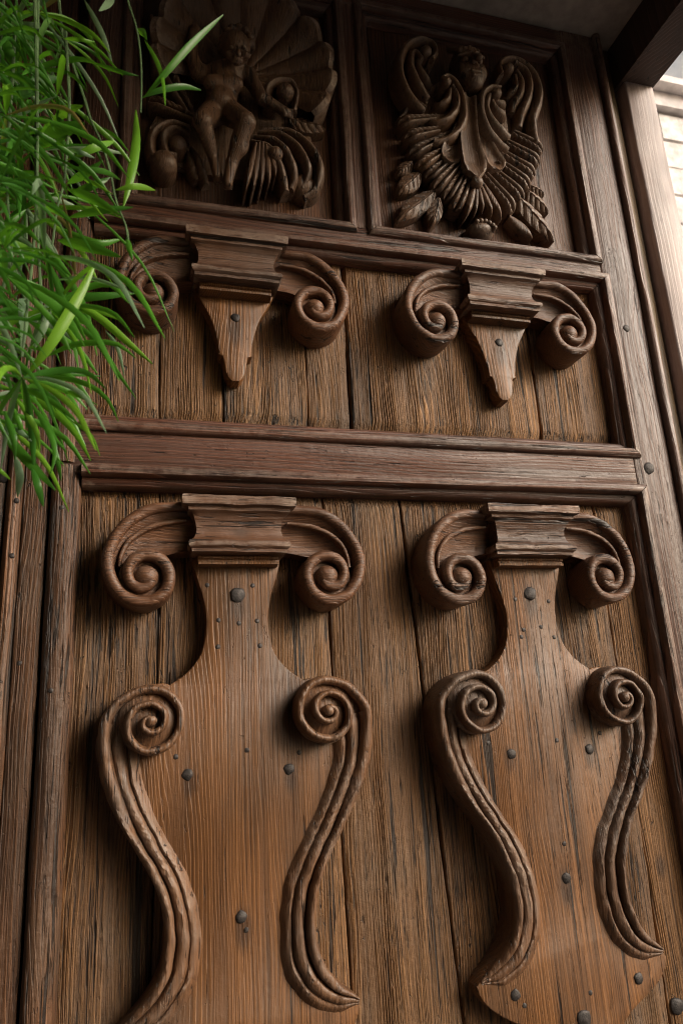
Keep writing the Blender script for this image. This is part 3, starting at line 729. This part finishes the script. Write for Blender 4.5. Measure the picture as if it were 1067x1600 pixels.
def child(P):
    cap = lambda a, b, ra, rb: sd_cap(P, Q(*a), Q(*b), ra, rb)
    d = cap((475, 345, .046), (462, 470, .050), .031, .028)                      # torso
    d = smin(d, cap((385, 330, .046), (575, 330, .048), .016, .016), .012)        # shoulders
    for s in (430, 515): d = smin(d, sd_ell(P, Q(s, 365, .068), (.020, .014, .015)), .008)   # chest
    d = smin(d, sd_ell(P, Q(465, 445, .064), (.025, .020, .022)), .008)           # belly
    d = smax(d, -sd_ell(P, Q(466, 452, .087), (.0030, .006, .0030)), .002)
    d = smin(d, cap((515, 310, .058), (525, 250, .064), .014, .014), .006)        # neck
    d = smin(d, sd_ell(P, Q(528, 215, .070), (.028, .030, .034)), .006)           # head
    d = smin(d, sd_ell(P, Q(533, 264, .088), (.012, .009, .010)), .006)           # chin
    d = smin(d, sd_cap(P, Q(537, 205, .099), Q(541, 236, .107), .0028, .0052), .003)
    for s in (510, 566): d = smax(d, -sd_ell(P, Q(s, 206, .102), (.0070, .007, .0050)), .003)
    for s in (510, 566): d = smin(d, sd_ell(P, Q(s, 207, .094), (.0042, .0040, .0034)), .001)
    for s in (505, 572): d = smin(d, sd_ell(P, Q(s, 240, .091), (.010, .007, .008)), .004)
    d = smax(d, -sd_cap(P, Q(526, 256, .100), Q(556, 256, .100), .0018, .0018), .001)
    for hx, hy in ((478, 180), (490, 155), (512, 140), (540, 138), (568, 150), (588, 178), (592, 205), (470, 210)): d = smin(d, sd_ell(P, Q(hx, hy, .068), (.0105, .016, .0105)), .002)
    d = smin(d, cap((590, 338, .050), (640, 430, .056), .0155, .0125), .008)      # arm, bent to the side
    d = smin(d, cap((640, 430, .056), (725, 478, .056), .0125, .0090), .004)
    d = smin(d, sd_ell(P, Q(742, 490, .056), (.013, .009, .010)), .004)
    for k in range(4): d = smin(d, cap((744, 480+8*k, .058), (775, 486+9*k, .050), .0040, .0030), .001)
    d = smin(d, cap((365, 322, .048), (335, 245, .052), .0150, .0120), .008)      # raised arm
    d = smin(d, cap((335, 245, .052), (345, 150, .048), .0118, .0090), .004)
    d = smin(d, sd_ell(P, Q(348, 130, .046), (.010, .008, .012)), .004)
    d = smin(d, cap((500, 495, .050), (570, 535, .094), .0235, .0190), .005)      # thighs
    d = smin(d, cap((425, 500, .050), (385, 530, .086), .0230, .0180), .005)
    d = smin(d, cap((572, 540, .093), (515, 710, .062), .0180, .0110), .003)      # shins
    d = smin(d, sd_ell(P, Q(548, 625, .074), (.0165, .014, .028)), .004)
    d = smin(d, cap((386, 538, .085), (432, 690, .052), .0165, .0100), .003)
    d = smin(d, cap((512, 715, .060), (494, 800, .060), .0110, .0088), .003)      # feet
    d = smin(d, cap((434, 695, .051), (448, 768, .052), .0100, .0082), .003)
    for k in range(4):
        d = smin(d, cap((482+8*k, 795, .058), (484+8*k, 826, .050), .0042, .0034), .002)
        d = smin(d, cap((440+8*k, 768, .052), (440+8*k, 796, .044), .0040, .0032), .002)
    return d
c0 = Q(330, 850, .05); c1 = Q(790, 100, .05)
V, F = nets(child, (c0[0]-.03, -.135, c0[2]-.03), (c1[0]+.03, .0, c1[2]+.05), .0021)
mb = MB(); mb.v, mb.f = V, F; mb.build('child_figure', M_CARVE, lp)
def carvL(name, items): return carv(lp, name, items)
def rC(rel, w_, h_, *pts): return ('r', pth(zC, rel, *pts), w_, h_)
Wt = [.005, .009, .011, .011, .008]
carvL('drapery_fold', [rC(.05, Wt, [.040, .050, .056, .054, .030], (650, 545), (760, 560), (850, 630), (900, 720), (890, 800), (840, 825))])
carvL('drapery_fold', [rC(.05, Wt, [.044, .056, .060, .056, .036], (630, 560), (730, 590), (810, 660), (850, 740), (830, 800))])
carvL('drapery_fold', [rC(.05, Wt, [.044, .058, .064, .058, .036], (610, 580), (700, 620), (760, 690), (790, 760), (780, 800))])
carvL('drapery_fold', [rC(.05, Wt, [.044, .055, .060, .054, .036], (600, 600), (670, 640), (710, 700), (740, 760), (760, 810))])
q = P2(*zC(840, 770), .05); carvL('drapery_end', [('d', q[0], q[1], .030, .040, 0, 24, 8)])
for a, b in (((620, 620), (575, 825)), ((635, 620), (605, 828)), ((650, 620), (640, 815)), ((665, 630), (675, 800)), ((675, 640), (705, 770))):
    feather(lp, zC, a, b, .0085, .058, 'shell_lobe', 1, .012, False)
q = P2(*zC(705, 670), .06); carvL('boss', [('d', q[0], q[1], .014, .070, 0)])
q = P2(*zC(748, 395), .05); carvL('curled_scroll', [('d', q[0], q[1], .017, .062, 0), rC(.05, [.006, .009, .010, .009], [.045, .052, .055, .05], (790, 470), (800, 400), (770, 350), (700, 352), (665, 395), (680, 440), (715, 450))])
feather(lp, zC, (770, 520), (925, 560), .017, .034, 'leaf', 1)
feather(lp, zC, (330, 480), (215, 290), .020, .040, 'leaf', 2)
feather(lp, zC, (360, 510), (150, 430), .018, .036, 'leaf', 2)
carvL('curled_scroll', [rC(.045, Wt, [.04, .048, .052, .05, .04], (330, 540), (240, 530), (170, 580), (160, 660), (215, 710)), rC(.045, Wt, [.04, .050, .056, .05, .04], (330, 570), (260, 560), (215, 600), (225, 660), (270, 660)), ('d', *P2(*zC(215, 690), .05), .024, .056, 0), ('d', *P2(*zC(275, 620), .05), .016, .058, 0)])
carvL('drapery_fold', [rC(.04, Wt, [.03, .036, .04, .036, .02], (340, 620), (370, 700), (405, 770)), rC(.04, Wt, [.03, .034, .036, .034, .02], (320, 640), (340, 710), (365, 750))])
carvL('curled_scroll', [rC(.04, Wt, [.03, .036, .04, .036, .03], (160, 40), (190, 120), (270, 150), (340, 120), (360, 60)), rC(.04, Wt, [.03, .036, .04, .036, .03], (220, 40), (250, 95), (300, 100), (330, 60))])

# ------------------------------------------------------------------ hanging plant
plant = empty('hanging_plant', at(60, 0, .45))
tag(plant, 'bright green vine with long narrow leaves hanging in front of the door', 'plant')
pinv = Matrix.Translation(-plant.location)
def leaf_geo(pts3, w_, fold=.35, n=9, tw=0.0):
    """narrow blade along 3D points, folded along its midrib"""
    C = catmull(pts3, n+1); rows = []
    for i, c in enumerate(C):
        t = i/n; d = (C[min(n, i+1)]-C[max(0, i-1)]).normalized()
        view = (CAM-c).normalized(); side = d.cross(view).normalized()
        ang = tw*(t-.3); q = side*math.cos(ang)+d.cross(side)*math.sin(ang); up_ = d.cross(q)
        W = w_*.5*max(.02, (math.sin(math.pi*min(1, t*.93+.05))**.75))
        if t < .12: W *= .35+.65*t/.12
        rows.append([c-q*W+up_*W*fold, c, c+q*W+up_*W*fold])
    return rows
def leaf_obj(pts3, w_, mat, tw):
    mb = MB(); mb.grid(leaf_geo(pts3, w_, random.uniform(.3, .75), 9, tw))
    me = mesh('leaf', mb.v, mb.f); me.materials.append(mat); me.polygons.foreach_set('use_smooth', [True]*len(me.polygons))
    o = bpy.data.objects.new('leaf', me); COL.objects.link(o); o.parent = plant; o.matrix_parent_inverse = pinv; return o
def l4(x, y): return (.25*x, .25*y)
def l5(x, y): return (.2626*x, 380+.2626*y)
def l1(x, y): return (180+.35614*x, .35614*y)
LV = [  # (space, width in photo px, tone, points base -> tip)
 (l4, 9, 0, (860, 175), (895, 205), (920, 250)), (l4, 6, 2, (905, 250), (980, 380), (1020, 500), (1035, 660)),
 (l1, 10, 0, (125, 430), (205, 340), (330, 200), (475, 65)), (l1, 9, 0, (118, 428), (200, 395), (300, 380), (378, 396)),
 (l4, 14, 2, (770, 1300), (810, 1150), (850, 900), (850, 685)), (l4, 9, 2, (722, 1188), (850, 1165), (972, 1190)),
 (l4, 6, 0, (870, 475), (760, 450), (570, 390)), (l4, 21, 0, (60, 640), (200, 540), (380, 490)), (l4, 22, 0, (200, 910), (380, 820), (530, 770)),
 (l4, 13, 2, (330, 750), (430, 690), (520, 660)), (l4, 11, 2, (420, 1000), (600, 920), (720, 882)), (l4, 7, 1, (250, 940), (480, 915), (650, 935), (805, 967)),
 (l4, 5, 0, (590, 780), (720, 850), (812, 955)), (l4, 7, 1, (400, 930), (500, 950), (595, 988)), (l4, 8, 0, (420, 1045), (640, 1070), (755, 1125)),
 (l4, 6, 2, (520, 1120), (600, 1150), (705, 1215)), (l4, 11, 0, (450, 1210), (580, 1160), (690, 1108)), (l4, 12, 0, (420, 1150), (540, 1080), (640, 1005)),
 (l4, 13, 0, (420, 1180), (600, 1250), (755, 1345)), (l4, 11, 0, (430, 1360), (650, 1310), (832, 1295)), (l4, 4, 2, (540, 1240), (600, 1300), (675, 1385)),
 (l4, 11, 0, (360, 1420), (600, 1520), (765, 1495)), (l4, 16, 0, (360, 1500), (550, 1540), (755, 1605)), (l4, 7, 1, (530, 0), (650, 230), (708, 415)),
 (l4, 9, 1, (720, -20), (670, 30), (622, 68)), (l4, 5, 2, (400, 240), (500, 248), (595, 262)), (l4, 11, 1, (0, 175), (120, 160), (255, 150)),
 (l4, 9, 0, (165, 1310), (60, 1300), (0, 1335)), (l4, 9, 0, (165, 1310), (60, 1400), (10, 1480)), (l4, 11, 1, (180, 1350), (250, 1450), (345, 1580)),
 (l4, 10, 1, (95, 1380), (80, 1480), (92, 1570)), (l4, 12, 0, (250, 1290), (330, 1300), (460, 1390)), (l4, 13, 0, (100, 430), (60, 330), (30, 200)), (l4, 10, 0, (120, 700), (230, 690), (330, 570)),
 (l5, 17, 2, (160, 790), (240, 690), (330, 560), (480, 300), (572, 115)), (l5, 12, 2, (350, 340), (480, 380), (600, 450), (760, 590), (908, 718)),
 (l5, 8, 0, (300, 390), (450, 480), (580, 590), (700, 770), (812, 925)), (l5, 9, 0, (270, 680), (420, 610), (580, 590), (700, 600), (812, 685)),
 (l5, 6, 1, (630, 520), (700, 620), (740, 785)), (l5, 7, 2, (310, 410), (430, 550), (500, 700), (545, 895)), (l5, 13, 0, (200, 290), (450, 320), (650, 310), (805, 298)),
 (l5, 6, 1, (320, 220), (500, 205), (650, 240), (795, 300)), (l5, 9, 0, (755, -40), (770, 30), (790, 105)), (l5, 8, 0, (200, 810), (350, 800), (520, 840), (640, 930), (706, 1062)),
 (l5, 7, 0, (320, 860), (450, 900), (582, 962)), (l5, 11, 2, (60, 920), (180, 920), (320, 1000), (440, 1120), (542, 1295)), (l5, 5, 2, (420, 1050), (540, 1140), (597, 1265)),
 (l5, 9, 0, (180, 940), (270, 1080), (330, 1230), (303, 1375)), (l5, 8, 0, (250, 1000), (320, 1150), (402, 1245)), (l5, 7, 0, (330, 1200), (345, 1290), (366, 1415)),
 (l5, 15, 0, (0, 1090), (100, 1220), (200, 1330), (332, 1470)), (l5, 11, 0, (190, 1330), (230, 1450), (262, 1568)), (l5, 12, 1, (90, 1260), (120, 1380), (108, 1510)),
 (l5, 6, 2, (-40, 1320), (0, 1350), (65, 1408)), (l5, 10, 1, (60, 1080), (100, 1100), (192, 1178)), (l5, 11, 1, (200, 640), (270, 480), (302, 325)),
 (l5, 19, 0, (0, 320), (100, 430), (195, 565)), (l5, 15, 0, (0, 130), (120, 240), (232, 385)), (l5, 13, 0, (260, 0), (330, 100), (425, 195)), (l5, 6, 0, (230, 790), (420, 780), (605, 792)),
 (l5, 9, 0, (100, 850), (230, 900), (380, 990), (470, 1080)), (l5, 9, 2, (80, 900), (160, 1010), (220, 1120), (240, 1240)), (l5, 8, 0, (60, 940), (120, 1080), (130, 1200)), (l5, 9, 0, (150, 800), (300, 760), (430, 800), (560, 960)), (l5, 10, 0, (30, 1000), (80, 1150), (90, 1290)),
]
random.seed(5)
for sp_, wpx, tone, *pts in LV:
    r0 = random.uniform(.40, .50); bow = random.uniform(-.03, .05); n = len(pts); p3 = []
    for i, p in enumerate(pts):
        t = i/(n-1); p3.append(at(*sp_(*p), r0+bow*t+.012*math.sin(math.pi*t)))
    sc_ = (CAM-p3[0]).length/F_PX
    leaf_obj(p3, wpx*sc_*.95, (M_LEAF, M_LEAFP, M_LEAFY)[tone], random.uniform(-.5, .5))
def stem(pts, r, rel, name='stem'):
    C = catmull([at(x, y, rel) for x, y in pts], 40); mb = MB(); rows = []
    for i, c in enumerate(C):
        d = (C[min(39, i+1)]-C[max(0, i-1)]).normalized(); s_ = d.cross(Vector((0, 1, 0))).normalized(); u_ = d.cross(s_)
        rr = r*(1.15-.5*i/39)*(1+.25*(i % 9 == 0))
        rows.append([c+s_*rr*math.cos(k*math.pi/3)+u_*rr*math.sin(k*math.pi/3) for k in range(6)])
    mb.grid(rows, True); o = mb.build(name, M_STEM, None); o.parent = plant; o.matrix_parent_inverse = pinv; return C
stem([l4(*p) for p in ((790, -120), (800, 0), (850, 160), (875, 300), (885, 450), (885, 600), (880, 705))], .0013, .45)
stem([l4(*p) for p in ((360, -100), (370, 0), (390, 200), (430, 320), (480, 470), (530, 620), (570, 750), (630, 880), (670, 1000), (700, 1120), (720, 1230), (750, 1320), (790, 1420), (815, 1600))], .0017, .44)
stem([l4(*p) for p in ((410, 200), (430, 500), (435, 700), (420, 950), (400, 1150), (360, 1300), (340, 1450), (320, 1600))], .0016, .46)
for k in range(7):
    x0 = random.uniform(-90, 60); y1 = random.uniform(420, 700)
    stem([(x0+random.uniform(-20, 20), -150), (x0, 100), (x0+random.uniform(-25, 25), y1*.6), (x0+random.uniform(-30, 30), y1)], .0017, random.uniform(.42, .56))
# whorls of leaves along the hidden stems
def whorl(cx, cy, rel, n, lpx, wpx, out, down=.55):
    c = at(cx, cy, rel)
    for k in range(n):
        a = random.uniform(0, 2*math.pi); el = random.uniform(-.5, .7)
        d = Vector((math.cos(a)*math.cos(el), math.sin(a)*math.cos(el), math.sin(el)))
        L = lpx*random.uniform(.6, 1.15)*.00072; g = Vector((0, 0, -1))*L*down*random.uniform(.4, 1.2)
        pts = [c, c+d*L*.35+g*.06, c+d*L*.7+g*.35, c+d*L*.95+g]
        out.append((pts, wpx*.00072*random.uniform(.7, 1.2), random.uniform(-.8, .8)))
big_l = []; fine = []
for (cx, cy) in ((20, 40), (45, 110), (10, 180), (60, 230), (20, 300), (42, 328), (70, 400), (10, 430), (40, 500), (35, 590), (22, 610), (-30, 90), (-40, 360), (-35, 520), (-40, 640), (90, 150), (95, 300), (85, 480), (60, 20), (100, 60)):
    whorl(cx, cy, random.uniform(.40, .54), 11 if cx < 80 else 6, random.uniform(110, 200), random.uniform(5.5, 10), big_l)
for pts, w_, tw in big_l[:225]:
    leaf_obj(pts, w_, random.choice((M_LEAF,)*13+(M_LEAFP,)*5+(M_LEAFY,)*4+(M_LEAFD,)), tw)
for k in range(85):
    whorl(random.uniform(-170, 50), random.uniform(-120, 600), random.uniform(.36, .62), 11, random.uniform(50, 130), random.uniform(2.5, 5.5), fine)
mb = MB()
for pts, w_, tw in fine: mb.grid(leaf_geo(pts, w_, .3, 6, tw))
o = mb.build('foliage', M_LEAF, None); o.parent = plant; o.matrix_parent_inverse = pinv; o['kind'] = 'stuff'

# ------------------------------------------------------------------ pale building seen past the post
DB = -5.0
e0 = at(1017, 137, DB); e1 = at(1067, 158, DB)
zt = (e0.z+e1.z)/2
bld = empty('stone_building', (e0.x+1.5, 5.6, -1.5))
tag(bld, 'pale sunlit stone building seen past the post', 'building')
mb = MB(); mb.box(e0.x-2.2, e0.x+5, 5.05, 8, -1.5, zt-.32); mb.build('wall', M_STONE, bld, smooth=False)
mb = MB(); mb.box(e0.x-2.35, e0.x+5.2, 4.75, 8.1, zt-.1, zt); mb.box(e0.x-2.28, e0.x+5.1, 4.9, 8.05, zt-.32, zt-.1); mb.build('cornice', M_STONE2, bld, smooth=False)
random.seed(3)
for r in range(40):
    if zt-.34-.42*(r+1) < -1.5: break
    z0 = zt-.34-.42*(r+1); x = e0.x-2.1+random.uniform(0, .3)
    while x < e0.x+3.2:
        wd = random.uniform(.5, .95)
        mb = MB(); j = lambda: random.uniform(-.015, .015)
        mb.box(x, x+wd-.03, 5.0+j(), 5.08, z0+.02, z0+.40)
        mb.build('stone', M_STONE, bld, smooth=False); x += wd

# ------------------------------------------------------------------ added white bank standing in for bright sky, far behind the building
M_BACKDROP = simple('sky_backdrop_white', (250, 250, 250), 1.0, 0, 1, 0, .02)
cl = MB(); random.seed(21); c = at(1055, 90, -160)
for k in range(110):
    o = Vector((c.x+random.gauss(0, 46), c.y+random.uniform(-8, 20), c.z+random.gauss(-14, 16))); r = random.uniform(7, 24); rows = []
    for i in range(13):
        a = math.pi*(i/12-.5); row = []
        for j in range(20):
            b = 2*math.pi*j/20; d = Vector((math.cos(a)*math.cos(b), math.cos(a)*math.sin(b), math.sin(a)))
            row.append(o+d*r*(1+.30*noise.noise(d*1.9+o*.1)+.13*noise.noise(d*5+o*.1)))
        rows.append(row)
    cl.grid(rows, True)
tag(cl.build('sky_backdrop', M_BACKDROP), 'added white backdrop for the bright sky behind the pale building', 'sky_backdrop', kind='stuff')
